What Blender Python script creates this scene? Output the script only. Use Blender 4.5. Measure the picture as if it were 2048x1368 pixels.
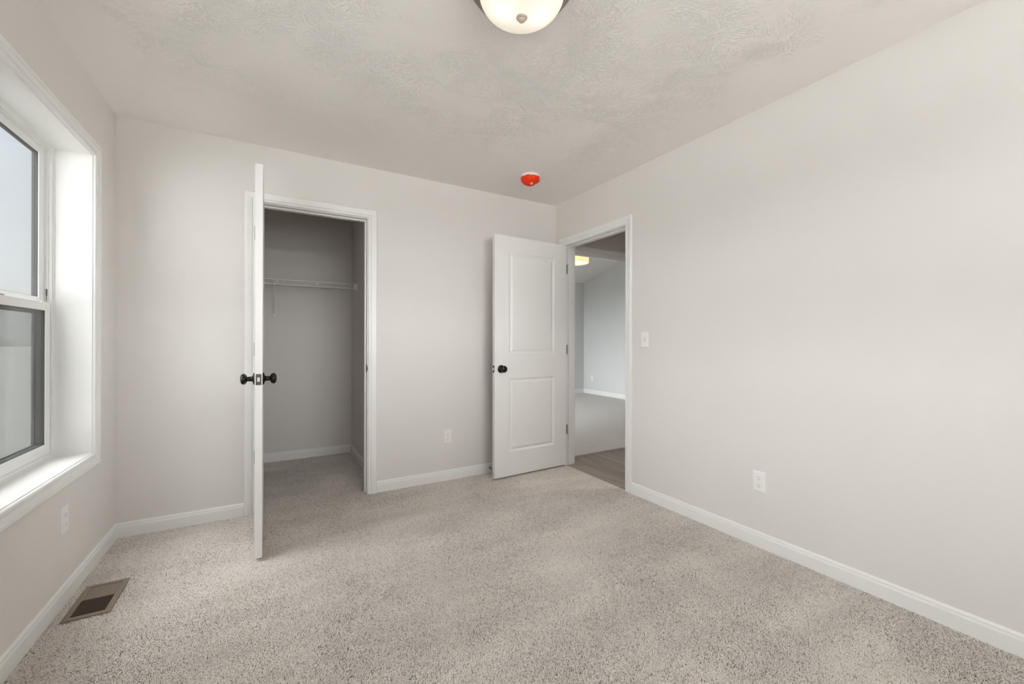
import bpy, bmesh, math, random
import numpy as np
from mathutils import Vector, Matrix

random.seed(7)
rng = np.random.default_rng(11)
for o in list(bpy.data.objects):
    bpy.data.objects.remove(o, do_unlink=True)
S = bpy.context.scene
COL = S.collection

# ------------------------------------------------------------------ camera
FPX, YAW, PITCH, ROLL, CAMZ = 827.06, 0.526184, 0.001288, 0.001710, 1.13244
cam = bpy.data.objects.new('camera', bpy.data.cameras.new('camera'))
COL.objects.link(cam)
cam.data.sensor_width = 36.0
cam.data.lens = FPX * 36.0 / 2048.0
cam.data.clip_start = 0.02
cam.data.clip_end = 2000
fw = Vector((math.sin(YAW) * math.cos(PITCH), math.cos(YAW) * math.cos(PITCH), math.sin(PITCH)))
rt = Vector((math.cos(YAW), -math.sin(YAW), 0))
up = rt.cross(fw)
r2 = rt * math.cos(ROLL) + up * math.sin(ROLL)
u2 = up * math.cos(ROLL) - rt * math.sin(ROLL)
cm = Matrix((r2, u2, -fw)).transposed().to_4x4()
cm.translation = (0, 0, CAMZ)
cam.matrix_world = cm
S.camera = cam

# ------------------------------------------------------------------ colour management, sampling
S.view_settings.view_transform = 'Standard'
S.view_settings.look = 'None'
S.view_settings.gamma = 1.0
S.view_settings.use_curve_mapping = False
S.view_settings.exposure = 0.17
S.cycles.use_denoising = True
S.cycles.max_bounces = 14
S.cycles.diffuse_bounces = 9
S.cycles.glossy_bounces = 4
S.cycles.transparent_max_bounces = 12
S.cycles.transmission_bounces = 6
S.cycles.sample_clamp_indirect = 8.0
S.cycles.caustics_reflective = False
S.cycles.caustics_refractive = False

# ------------------------------------------------------------------ sky: hazy overcast, brightest to the west and south-west
SKY_BASE = 0.69
LOBES = [(-90, 8, 7.0, 13.0), (180, 7, 20.0, 19.5), (0, 90, 5.0, 33.0)]   # azimuth, elevation, sharpness, strength
LAMP = 0.26
W = bpy.data.worlds.new('sky')
S.world = W
W.use_nodes = True
nt = W.node_tree
nt.nodes.clear()


def N(tree, kind, **kw):
    n = tree.nodes.new(kind)
    for k, v in kw.items():
        if k == 'ins':
            for i, val in v.items():
                n.inputs[i].default_value = val
        else:
            setattr(n, k, v)
    return n


def sky_lobe(az_deg, el_deg, sharp, strength, src):
    a, e = math.radians(az_deg), math.radians(el_deg)
    d = (math.sin(a) * math.cos(e), math.cos(a) * math.cos(e), math.sin(e))
    dot = N(nt, 'ShaderNodeVectorMath', operation='DOT_PRODUCT')
    nt.links.new(src, dot.inputs[0])
    dot.inputs[1].default_value = d
    mx = N(nt, 'ShaderNodeMath', operation='MAXIMUM')
    nt.links.new(dot.outputs['Value'], mx.inputs[0])
    mx.inputs[1].default_value = 0.0
    pw = N(nt, 'ShaderNodeMath', operation='POWER')
    nt.links.new(mx.outputs[0], pw.inputs[0])
    pw.inputs[1].default_value = sharp
    ml = N(nt, 'ShaderNodeMath', operation='MULTIPLY')
    nt.links.new(pw.outputs[0], ml.inputs[0])
    ml.inputs[1].default_value = strength
    return ml.outputs[0]


tc = N(nt, 'ShaderNodeTexCoord')
vec = tc.outputs['Generated']
acc = None
for az, el, sharp, strength in LOBES:
    if strength <= 0:
        continue
    o = sky_lobe(az, el, sharp, strength, vec)
    if acc is None:
        acc = o
    else:
        add = N(nt, 'ShaderNodeMath', operation='ADD')
        nt.links.new(acc, add.inputs[0])
        nt.links.new(o, add.inputs[1])
        acc = add.outputs[0]
sep = N(nt, 'ShaderNodeSeparateXYZ')
nt.links.new(vec, sep.inputs[0])
ramp = N(nt, 'ShaderNodeValToRGB')
nt.links.new(sep.outputs['Z'], ramp.inputs[0])
cr = ramp.color_ramp
cr.elements[0].position = 0.0
cr.elements[0].color = (0.98, 0.98, 0.97, 1)
cr.elements[1].position = 0.55
cr.elements[1].color = (0.66, 0.78, 0.97, 1)
e = cr.elements.new(0.14)
e.color = (0.90, 0.93, 0.97, 1)
base = N(nt, 'ShaderNodeVectorMath', operation='SCALE')
nt.links.new(ramp.outputs[0], base.inputs[0])
base.inputs['Scale'].default_value = SKY_BASE
lobe = N(nt, 'ShaderNodeVectorMath', operation='SCALE')
lobe.inputs[0].default_value = (0.985, 0.99, 1.0)
if acc is not None:
    nt.links.new(acc, lobe.inputs['Scale'])
else:
    lobe.inputs['Scale'].default_value = 0.0
tot = N(nt, 'ShaderNodeVectorMath', operation='ADD')
nt.links.new(base.outputs[0], tot.inputs[0])
nt.links.new(lobe.outputs[0], tot.inputs[1])
bg = N(nt, 'ShaderNodeBackground')
nt.links.new(tot.outputs[0], bg.inputs['Color'])
bg.inputs['Strength'].default_value = 1.0
out = N(nt, 'ShaderNodeOutputWorld')
nt.links.new(bg.outputs[0], out.inputs[0])
W.cycles.sampling_method = 'AUTOMATIC'


def portal(name, loc, direction, sx, sy):
    d = bpy.data.lights.new(name, 'AREA')
    d.shape = 'RECTANGLE'
    d.size, d.size_y = sx, sy
    d.cycles.is_portal = True
    o = bpy.data.objects.new(name, d)
    COL.objects.link(o)
    o.location = loc
    o.rotation_euler = Vector(direction).to_track_quat('-Z', 'Y').to_euler()
    return o


# ------------------------------------------------------------------ room dimensions (metres)
XL, XR, YB, YF, H = -0.780, 2.350, 3.215, -0.670, 2.440
WT = 0.115                       # partition thickness
CY0, CY1 = YB + WT, 4.530        # closet depth
CXL, CXR = -0.780, 0.714
WY0, WY1, WZ0, WZ1 = 1.950, 2.850, 0.575, 2.068      # window opening
CX0, CX1, CZ = -0.086, 0.616, 2.055                  # closet door opening
EY0, EY1, EZ = 2.308, 3.073, 2.032                   # bedroom door opening
HY = 3.240                       # hall wall with the far doorway
FX0, FX1, FZ = 2.560, 3.470, 2.030                   # far doorway
HX1, HY0 = 3.80, 0.60
RXL, RXR, RY0, RY1 = 1.90, 6.10, HY + WT, 7.27       # far room
SWX0, SWX1, SWZ0, SWZ1 = -0.10, 1.90, 1.20, 2.28  # opening of the window added behind the viewer, shaped for its light
NWY0, NWY1, NWZ0 = -0.12, 1.36, 0.95         # unseen left-wall window, added to light the right wall
FWY0, FWY1, FWZ0, FWZ1 = 4.75, 7.15, 0.30, 2.30        # window of the far room

portal('window_portal', (XL - 0.20, (WY0 + WY1) / 2, (WZ0 + WZ1) / 2), (1, 0, 0), WY1 - WY0, WZ1 - WZ0)
portal('added_left_portal', (XL - 0.20, (NWY0 + NWY1) / 2, (NWZ0 + WZ1) / 2), (1, 0, 0), NWY1 - NWY0, WZ1 - NWZ0)
portal('added_front_portal', ((SWX0 + SWX1) / 2, YF - 0.20, (SWZ0 + SWZ1) / 2), (0, 1, 0), SWX1 - SWX0, SWZ1 - SWZ0)
portal('far_window_portal', (RXL - 0.20, (FWY0 + FWY1) / 2, (FWZ0 + FWZ1) / 2), (1, 0, 0), FWY1 - FWY0, FWZ1 - FWZ0)


# ------------------------------------------------------------------ materials
def mat(name):
    m = bpy.data.materials.new(name)
    m.use_nodes = True
    t = m.node_tree
    b = t.nodes['Principled BSDF']
    return m, t, b


def simple(name, col, rough=0.5, metal=0.0, spec=0.5, noise=0.0, nscale=40.0, bump=0.0, bscale=200.0):
    m, t, b = mat(name)
    b.inputs['Base Color'].default_value = (*col, 1)
    b.inputs['Roughness'].default_value = rough
    b.inputs['Metallic'].default_value = metal
    b.inputs['Specular IOR Level'].default_value = spec
    g = N(t, 'ShaderNodeTexCoord')
    if noise > 0:
        nz = N(t, 'ShaderNodeTexNoise', ins={'Scale': nscale, 'Detail': 3.0})
        t.links.new(g.outputs['Object'], nz.inputs['Vector'])
        mp = N(t, 'ShaderNodeMapRange', ins={'To Min': 1 - noise, 'To Max': 1 + noise})
        t.links.new(nz.outputs['Fac'], mp.inputs['Value'])
        sc = N(t, 'ShaderNodeVectorMath', operation='SCALE')
        sc.inputs[0].default_value = col
        t.links.new(mp.outputs[0], sc.inputs['Scale'])
        t.links.new(sc.outputs[0], b.inputs['Base Color'])
    if bump > 0:
        nz = N(t, 'ShaderNodeTexNoise', ins={'Scale': bscale, 'Detail': 2.0})
        t.links.new(g.outputs['Object'], nz.inputs['Vector'])
        bp = N(t, 'ShaderNodeBump', ins={'Strength': bump, 'Distance': 0.001})
        t.links.new(nz.outputs['Fac'], bp.inputs['Height'])
        t.links.new(bp.outputs[0], b.inputs['Normal'])
    return m


M = {}
WALLC = (0.712, 0.682, 0.660)
M['wall'] = simple('greige_wall_paint', WALLC, 0.75, spec=0.25, noise=0.012, nscale=3.0, bump=0.25, bscale=260)
M['wall_far'] = simple('cool_grey_wall_paint', (0.625, 0.638, 0.640), 0.75, spec=0.25, bump=0.2, bscale=260)
M['trim'] = simple('white_trim_enamel', (0.800, 0.795, 0.775), 0.38, spec=0.4, noise=0.008, nscale=12)
M['door'] = simple('white_door_paint', (0.800, 0.790, 0.772), 0.42, spec=0.4, noise=0.008, nscale=12, bump=0.08, bscale=300)
M['vinyl'] = simple('white_window_vinyl', (0.78, 0.785, 0.77), 0.35, spec=0.4)
M['shade_reveal'] = simple('painted_shade_reveal', (0.05, 0.05, 0.049), 0.8, spec=0.1)  # near-black colour holds the shade of the outer window edges
M['screen_frame'] = simple('grey_screen_frame', (0.07, 0.07, 0.069), 0.7, spec=0.1)
M['gasket'] = simple('grey_glazing_gasket', (0.05, 0.05, 0.048), 0.6)
M['spacer'] = simple('grey_glass_spacer', (0.13, 0.13, 0.127), 0.5)
M['plate'] = simple('white_cover_plate_plastic', (0.80, 0.795, 0.775), 0.32, spec=0.5)
M['slot'] = simple('grey_outlet_slot', (0.20, 0.19, 0.18), 0.7)
M['bronze'] = simple('oil_rubbed_bronze', (0.018, 0.016, 0.014), 0.30, 0.6, 0.5, noise=0.15, nscale=60)
M['latch'] = simple('dark_latch_metal', (0.10, 0.09, 0.08), 0.38, 0.8)
M['bolt'] = simple('bright_latch_bolt', (0.75, 0.73, 0.69), 0.3, 0.7)
M['nickel'] = simple('satin_nickel_hinge', (0.36, 0.34, 0.31), 0.42, 0.7)
M['pan'] = simple('dark_nickel_lamp_pan', (0.26, 0.235, 0.21), 0.40, 0.75)
M['finial'] = simple('nickel_lamp_finial', (0.50, 0.42, 0.35), 0.5, 0.1)
M['wire'] = simple('white_coated_wire', (0.86, 0.84, 0.81), 0.4)
M['vent'] = simple('taupe_vent_enamel', (0.250, 0.200, 0.158), 0.5, spec=0.35, noise=0.05, nscale=30)
M['toggle_slot'] = simple('light_grey_switch_slot', (0.42, 0.41, 0.40), 0.6)
M['duct'] = simple('duct_shade_black', (0.015, 0.012, 0.010), 0.9)
M['detector'] = simple('white_detector_plastic', (0.80, 0.78, 0.75), 0.4)
M['redcover'] = simple('orange_red_plastic_cover', (0.84, 0.038, 0.003), 0.45, spec=0.25, noise=0.10, nscale=60, bump=0.5, bscale=70)
M['sticker'] = simple('pale_sticker', (0.82, 0.45, 0.33), 0.4)
M['rubber'] = simple('black_rubber', (0.02, 0.02, 0.02), 0.7)
M['ceiling_plain'] = simple('flat_ceiling_paint', (0.74, 0.72, 0.70), 0.85, spec=0.15)
M['far_carpet'] = simple('grey_far_carpet', (0.60, 0.585, 0.565), 0.95, spec=0.05, noise=0.25, nscale=90, bump=1.0, bscale=160)
M['siding'] = simple('exterior_siding', (0.5, 0.5, 0.48), 0.8)


def ceiling_material():
    """white paint rolled with a crow's-foot brush: radial ridges round scattered centres"""
    m, t, b = mat('stomped_ceiling_paint')
    b.inputs['Base Color'].default_value = (0.860, 0.822, 0.792, 1)
    b.inputs['Roughness'].default_value = 0.8
    b.inputs['Specular IOR Level'].default_value = 0.2
    L = t.links
    g = N(t, 'ShaderNodeTexCoord')
    wz = N(t, 'ShaderNodeTexNoise', ins={'Scale': 5.0, 'Detail': 2.0})
    L.new(g.outputs['Object'], wz.inputs['Vector'])
    wsub = N(t, 'ShaderNodeVectorMath', operation='SUBTRACT')
    L.new(wz.outputs['Color'], wsub.inputs[0])
    wsub.inputs[1].default_value = (0.5, 0.5, 0.5)
    wsc = N(t, 'ShaderNodeVectorMath', operation='SCALE')
    L.new(wsub.outputs[0], wsc.inputs[0])
    wsc.inputs['Scale'].default_value = 0.10
    wad = N(t, 'ShaderNodeVectorMath', operation='ADD')
    L.new(g.outputs['Object'], wad.inputs[0])
    L.new(wsc.outputs[0], wad.inputs[1])
    flat = N(t, 'ShaderNodeVectorMath', operation='MULTIPLY')
    L.new(wad.outputs[0], flat.inputs[0])
    flat.inputs[1].default_value = (1, 1, 0)
    heights = []
    for off, scl in (((0, 0, 0), 5.2), ((3.71, 1.93, 0), 4.3)):
        mp = N(t, 'ShaderNodeVectorMath', operation='ADD')
        L.new(flat.outputs[0], mp.inputs[0])
        mp.inputs[1].default_value = off
        v = N(t, 'ShaderNodeTexVoronoi', voronoi_dimensions='2D', feature='F1', ins={'Scale': scl, 'Randomness': 1.0})
        L.new(mp.outputs[0], v.inputs['Vector'])
        sub = N(t, 'ShaderNodeVectorMath', operation='SUBTRACT')
        L.new(mp.outputs[0], sub.inputs[0])
        L.new(v.outputs['Position'], sub.inputs[1])
        sp = N(t, 'ShaderNodeSeparateXYZ')
        L.new(sub.outputs[0], sp.inputs[0])
        at = N(t, 'ShaderNodeMath', operation='ARCTAN2')
        L.new(sp.outputs['Y'], at.inputs[0])
        L.new(sp.outputs['X'], at.inputs[1])
        ln = N(t, 'ShaderNodeVectorMath', operation='LENGTH')
        L.new(sub.outputs[0], ln.inputs[0])
        # ridges: noise stretched along the radius
        ca = N(t, 'ShaderNodeMath', operation='MULTIPLY')
        L.new(at.outputs[0], ca.inputs[0])
        ca.inputs[1].default_value = 12.5
        cl = N(t, 'ShaderNodeMath', operation='MULTIPLY')
        L.new(ln.outputs['Value'], cl.inputs[0])
        cl.inputs[1].default_value = 26.0
        cb = N(t, 'ShaderNodeCombineXYZ')
        L.new(ca.outputs[0], cb.inputs[0])
        L.new(cl.outputs[0], cb.inputs[1])
        idm = N(t, 'ShaderNodeVectorMath', operation='ADD')
        L.new(cb.outputs[0], idm.inputs[0])
        cs = N(t, 'ShaderNodeVectorMath', operation='SCALE')
        L.new(v.outputs['Color'], cs.inputs[0])
        cs.inputs['Scale'].default_value = 40.0
        L.new(cs.outputs[0], idm.inputs[1])
        rn = N(t, 'ShaderNodeTexNoise', ins={'Scale': 1.5, 'Detail': 2.0, 'Roughness': 0.55})
        L.new(idm.outputs[0], rn.inputs['Vector'])
        rr = N(t, 'ShaderNodeMapRange', interpolation_type='SMOOTHSTEP', ins={'From Min': 0.50, 'From Max': 0.68})
        L.new(rn.outputs['Fac'], rr.inputs['Value'])
        # fade: nothing at the centre, gone at the brush edge
        f1 = N(t, 'ShaderNodeMapRange', interpolation_type='SMOOTHSTEP', ins={'From Min': 0.012, 'From Max': 0.05})
        L.new(ln.outputs['Value'], f1.inputs['Value'])
        f2 = N(t, 'ShaderNodeMapRange', interpolation_type='SMOOTHSTEP', ins={'From Min': 0.17, 'From Max': 0.12})
        L.new(ln.outputs['Value'], f2.inputs['Value'])
        m1 = N(t, 'ShaderNodeMath', operation='MULTIPLY')
        L.new(f1.outputs[0], m1.inputs[0])
        L.new(f2.outputs[0], m1.inputs[1])
        m2 = N(t, 'ShaderNodeMath', operation='MULTIPLY')
        L.new(m1.outputs[0], m2.inputs[0])
        L.new(rr.outputs[0], m2.inputs[1])
        heights.append(m2.outputs[0])
    mx = N(t, 'ShaderNodeMath', operation='MAXIMUM')
    L.new(heights[0], mx.inputs[0])
    L.new(heights[1], mx.inputs[1])
    # patchy: the brush loaded and emptied
    pn = N(t, 'ShaderNodeTexNoise', ins={'Scale': 2.3, 'Detail': 2.0})
    L.new(g.outputs['Object'], pn.inputs['Vector'])
    pr = N(t, 'ShaderNodeMapRange', interpolation_type='SMOOTHSTEP', ins={'From Min': 0.38, 'From Max': 0.56, 'To Min': 0.12})
    L.new(pn.outputs['Fac'], pr.inputs['Value'])
    # smooth painted border along the walls
    so = N(t, 'ShaderNodeSeparateXYZ')
    L.new(wad.outputs[0], so.inputs[0])
    fac = pr.outputs[0]
    for outp, a, b_ in (('X', -0.72, -0.50), ('X', 2.24, 1.85), ('Y', 3.00, 2.05)):
        bo = N(t, 'ShaderNodeMapRange', interpolation_type='SMOOTHSTEP', ins={'From Min': a, 'From Max': b_, 'To Min': 0.10})
        L.new(so.outputs[outp], bo.inputs['Value'])
        bm_ = N(t, 'ShaderNodeMath', operation='MULTIPLY')
        L.new(fac, bm_.inputs[0])
        L.new(bo.outputs[0], bm_.inputs[1])
        fac = bm_.outputs[0]
    mm = N(t, 'ShaderNodeMath', operation='MULTIPLY')
    L.new(mx.outputs[0], mm.inputs[0])
    L.new(fac, mm.inputs[1])
    bp = N(t, 'ShaderNodeBump', ins={'Strength': 0.70, 'Distance': 0.0040})
    L.new(mm.outputs[0], bp.inputs['Height'])
    L.new(bp.outputs[0], b.inputs['Normal'])
    return m


def carpet_material():
    m, t, b = mat('beige_grey_carpet_yarn')
    b.inputs['Roughness'].default_value = 0.95
    b.inputs['Specular IOR Level'].default_value = 0.05
    b.inputs['Sheen Weight'].default_value = 0.15
    L = t.links
    at = N(t, 'ShaderNodeAttribute', attribute_name='shade')
    rp = N(t, 'ShaderNodeValToRGB')
    L.new(at.outputs['Fac'], rp.inputs[0])
    c = rp.color_ramp
    c.elements[0].position = 0.0
    c.elements[0].color = (0.240, 0.213, 0.192, 1)
    c.elements[1].position = 1.0
    c.elements[1].color = (0.850, 0.792, 0.742, 1)
    k = c.elements.new(0.45)
    k.color = (0.745, 0.685, 0.634, 1)
    g = N(t, 'ShaderNodeNewGeometry')
    mp = N(t, 'ShaderNodeMapping')
    mp.inputs['Rotation'].default_value = (0, 0, math.radians(-28))
    mp.inputs['Scale'].default_value = (0.9, 3.2, 1)
    L.new(g.outputs['Position'], mp.inputs['Vector'])
    nz = N(t, 'ShaderNodeTexNoise', ins={'Scale': 1.6, 'Detail': 3.0})
    L.new(mp.outputs[0], nz.inputs['Vector'])
    mr = N(t, 'ShaderNodeMapRange', ins={'From Min': 0.3, 'From Max': 0.7, 'To Min': 0.90, 'To Max': 1.08})
    L.new(nz.outputs['Fac'], mr.inputs['Value'])
    sc = N(t, 'ShaderNodeVectorMath', operation='SCALE')
    L.new(rp.outputs[0], sc.inputs[0])
    L.new(mr.outputs[0], sc.inputs['Scale'])
    L.new(sc.outputs[0], b.inputs['Base Color'])
    return m


def plank_material():
    m, t, b = mat('grey_brown_vinyl_plank')
    b.inputs['Roughness'].default_value = 0.5
    L = t.links
    g = N(t, 'ShaderNodeTexCoord')
    mp = N(t, 'ShaderNodeMapping')
    mp.inputs['Scale'].default_value = (9.0, 0.7, 1)
    L.new(g.outputs['Object'], mp.inputs['Vector'])
    nz = N(t, 'ShaderNodeTexNoise', ins={'Scale': 3.0, 'Detail': 5.0})
    L.new(mp.outputs[0], nz.inputs['Vector'])
    br = N(t, 'ShaderNodeTexBrick', ins={'Scale': 1.0, 'Mortar Size': 0.0012, 'Brick Width': 1.2, 'Row Height': 0.15,
                                         'Color1': (0.25, 0.21, 0.18, 1), 'Color2': (0.33, 0.285, 0.255, 1), 'Mortar': (0.08, 0.07, 0.06, 1)})
    mq = N(t, 'ShaderNodeMapping')
    mq.inputs['Rotation'].default_value = (0, 0, math.radians(90))
    L.new(g.outputs['Object'], mq.inputs['Vector'])
    L.new(mq.outputs[0], br.inputs['Vector'])
    mr = N(t, 'ShaderNodeMapRange', ins={'From Min': 0.3, 'From Max': 0.7, 'To Min': 0.75, 'To Max': 1.25})
    L.new(nz.outputs['Fac'], mr.inputs['Value'])
    sc = N(t, 'ShaderNodeVectorMath', operation='SCALE')
    L.new(br.outputs['Color'], sc.inputs[0])
    L.new(mr.outputs[0], sc.inputs['Scale'])
    L.new(sc.outputs[0], b.inputs['Base Color'])
    return m


def glass_material():
    m, t, b = mat('window_glass')
    t.nodes.remove(b)
    o = t.nodes['Material Output']
    tr = N(t, 'ShaderNodeBsdfTransparent', ins={'Color': (0.97, 0.985, 0.98, 1)})
    gl = N(t, 'ShaderNodeBsdfGlossy', ins={'Roughness': 0.02})
    # Schlick reflectance, the same from either side of the pane
    g = N(t, 'ShaderNodeNewGeometry')
    dt = N(t, 'ShaderNodeVectorMath', operation='DOT_PRODUCT')
    t.links.new(g.outputs['Incoming'], dt.inputs[0])
    t.links.new(g.outputs['Normal'], dt.inputs[1])
    ab = N(t, 'ShaderNodeMath', operation='ABSOLUTE')
    t.links.new(dt.outputs['Value'], ab.inputs[0])
    om = N(t, 'ShaderNodeMath', operation='SUBTRACT', use_clamp=True, ins={0: 1.0})
    t.links.new(ab.outputs[0], om.inputs[1])
    pw = N(t, 'ShaderNodeMath', operation='POWER', ins={1: 5.0})
    t.links.new(om.outputs[0], pw.inputs[0])
    fr = N(t, 'ShaderNodeMath', operation='MULTIPLY_ADD', ins={1: 0.60, 2: 0.03})
    t.links.new(pw.outputs[0], fr.inputs[0])
    mx = N(t, 'ShaderNodeMixShader')
    t.links.new(fr.outputs[0], mx.inputs[0])
    t.links.new(tr.outputs[0], mx.inputs[1])
    t.links.new(gl.outputs[0], mx.inputs[2])
    t.links.new(mx.outputs[0], o.inputs[0])
    return m


def screen_material():
    """woven wire mesh: open share (1-d)(1-d/cos), so it closes up when seen at a slant"""
    m, t, b = mat('insect_screen_mesh')
    t.nodes.remove(b)
    o = t.nodes['Material Output']
    g = N(t, 'ShaderNodeNewGeometry')
    dot = N(t, 'ShaderNodeVectorMath', operation='DOT_PRODUCT')
    t.links.new(g.outputs['Incoming'], dot.inputs[0])
    t.links.new(g.outputs['Normal'], dot.inputs[1])
    ab = N(t, 'ShaderNodeMath', operation='ABSOLUTE')
    t.links.new(dot.outputs['Value'], ab.inputs[0])
    dv = N(t, 'ShaderNodeMath', operation='DIVIDE', ins={0: 0.19})
    t.links.new(ab.outputs[0], dv.inputs[1])
    om = N(t, 'ShaderNodeMath', operation='SUBTRACT', use_clamp=True, ins={0: 1.0})
    t.links.new(dv.outputs[0], om.inputs[1])
    op = N(t, 'ShaderNodeMath', operation='MULTIPLY', ins={1: 0.83})
    t.links.new(om.outputs[0], op.inputs[0])
    tr = N(t, 'ShaderNodeBsdfTransparent')
    df = N(t, 'ShaderNodeBsdfDiffuse', ins={'Color': (0.20, 0.20, 0.195, 1)})
    mx = N(t, 'ShaderNodeMixShader')
    t.links.new(op.outputs[0], mx.inputs[0])
    t.links.new(df.outputs[0], mx.inputs[1])
    t.links.new(tr.outputs[0], mx.inputs[2])
    t.links.new(mx.outputs[0], o.inputs[0])
    return m


def lamp_glass(name, col, emit, trans=0.55):
    m, t, b = mat(name)
    t.nodes.remove(b)
    o = t.nodes['Material Output']
    tl = N(t, 'ShaderNodeBsdfTranslucent', ins={'Color': (*col, 1)})
    pr = N(t, 'ShaderNodeBsdfPrincipled', ins={'Base Color': (*[0.9 * c for c in col], 1), 'Roughness': 0.3})
    mx = N(t, 'ShaderNodeMixShader', ins={0: 1 - trans})
    t.links.new(tl.outputs[0], mx.inputs[1])
    t.links.new(pr.outputs[0], mx.inputs[2])
    em = N(t, 'ShaderNodeEmission', ins={'Color': (*col, 1), 'Strength': emit})
    ad = N(t, 'ShaderNodeAddShader')
    t.links.new(mx.outputs[0], ad.inputs[0])
    t.links.new(em.outputs[0], ad.inputs[1])
    t.links.new(ad.outputs[0], o.inputs[0])
    return m


M['ceiling'] = ceiling_material()
M['carpet'] = carpet_material()
M['carpet_base'] = simple('carpet_backing', (0.36, 0.32, 0.285), 0.95, spec=0.05, noise=0.2, nscale=150)
M['plank'] = plank_material()
M['glass'] = glass_material()
M['screen'] = screen_material()
M['bowl'] = lamp_glass('frosted_lamp_glass', (1.0, 0.955, 0.89), LAMP)
M['drum'] = lamp_glass('warm_fabric_drum', (1.0, 0.70, 0.44), 0.42, 0.4)
M['drum_lens'] = lamp_glass('warm_acrylic_lens', (1.0, 0.86, 0.66), 0.60, 0.5)
M['ground'] = simple('bare_lot_ground', (0.080, 0.078, 0.073), 0.95, spec=0.05, noise=0.2, nscale=0.25)
M['concrete'] = simple('bounce_slab_concrete', (0.82, 0.81, 0.79), 0.9, spec=0.1, noise=0.05, nscale=1.5)
M['hills'] = simple('distant_treeline', (0.17, 0.175, 0.165), 0.95, spec=0.05, noise=0.25, nscale=0.05)


# ------------------------------------------------------------------ mesh helpers
class MB:
    """collects faces, then links them as one mesh object"""

    def __init__(self):
        self.bm = bmesh.new()

    def quad(self, *p):
        vs = [self.bm.verts.new(q) for q in p]
        return self.bm.faces.new(vs)

    def box(self, x0, x1, y0, y1, z0, z1, bevel=0.0):
        v = [self.bm.verts.new((x, y, z)) for x in (x0, x1) for y in (y0, y1) for z in (z0, z1)]
        fs = []
        for f in ((0, 1, 3, 2), (4, 6, 7, 5), (0, 4, 5, 1), (2, 3, 7, 6), (0, 2, 6, 4), (1, 5, 7, 3)):
            fs.append(self.bm.faces.new([v[i] for i in f]))
        if bevel > 0:
            es = list({e for f in fs for e in f.edges})
            bmesh.ops.bevel(self.bm, geom=es, offset=bevel, segments=2, profile=0.6, affect='EDGES')
        return self

    def loops(self, rings, close_ring=True, caps=(False, False)):
        """rings: list of equally long point lists, skinned one to the next"""
        vr = [[self.bm.verts.new(p) for p in r] for r in rings]
        n = len(vr[0])
        m = n if close_ring else n - 1
        for a, b in zip(vr[:-1], vr[1:]):
            for i in range(m):
                j = (i + 1) % n
                self.bm.faces.new((a[i], a[j], b[j], b[i]))
        if caps[0]:
            self.bm.faces.new(vr[0][::-1])
        if caps[1]:
            self.bm.faces.new(vr[-1])
        return self

    def lathe(self, prof, origin=(0, 0, 0), axis='z', seg=48, capped=(True, True), jitter=None):
        """prof: list of (radius, height along axis)"""
        rings = []
        for k, (r, h) in enumerate(prof):
            ring = []
            for i in range(seg):
                a = 2 * math.pi * i / seg
                rr = r if jitter is None else r * jitter(a, k, h)
                c, s = rr * math.cos(a), rr * math.sin(a)
                p = {'z': (c, s, h), 'y': (s, h, c), 'x': (h, c, s)}[axis]
                ring.append(tuple(origin[q] + p[q] for q in range(3)))
            rings.append(ring)
        return self.loops(rings, True, capped)

    def tube(self, a, b, r, seg=8, capped=True):
        a, b = Vector(a), Vector(b)
        d = (b - a).normalized()
        u = d.orthogonal().normalized()
        v = d.cross(u)
        rings = [[tuple(p + u * r * math.cos(t) + v * r * math.sin(t)) for t in
                  [2 * math.pi * i / seg for i in range(seg)]] for p in (a, b)]
        return self.loops(rings, True, (capped, capped))

    def path(self, pts, r, seg=8):
        for a, b in zip(pts[:-1], pts[1:]):
            self.tube(a, b, r, seg)
        return self

    def build(self, name, material, parent=None, smooth=False, angle=35, matrix=None):
        bmesh.ops.recalc_face_normals(self.bm, faces=self.bm.faces)
        me = bpy.data.meshes.new(name)
        self.bm.to_mesh(me)
        self.bm.free()
        o = bpy.data.objects.new(name, me)
        COL.objects.link(o)
        me.materials.append(material)
        if smooth:
            for p in me.polygons:
                p.use_smooth = True
            me.set_sharp_from_angle(angle=math.radians(angle))
        if matrix is not None:
            o.matrix_world = matrix
        if parent is not None:
            o.parent = parent
        return o


def tag(o, label=None, cat=None, kind=None, group=None):
    if label:
        o['label'] = label
    if cat:
        o['category'] = cat
    if kind:
        o['kind'] = kind
    if group:
        o['group'] = group
    return o


def empty(name, loc, rotz=0.0):
    o = bpy.data.objects.new(name, None)
    COL.objects.link(o)
    o.location = loc
    o.rotation_euler = (0, 0, rotz)
    o.empty_display_size = 0.05
    return o


def struct(o, label, cat):
    return tag(o, label, cat, 'structure')


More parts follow.
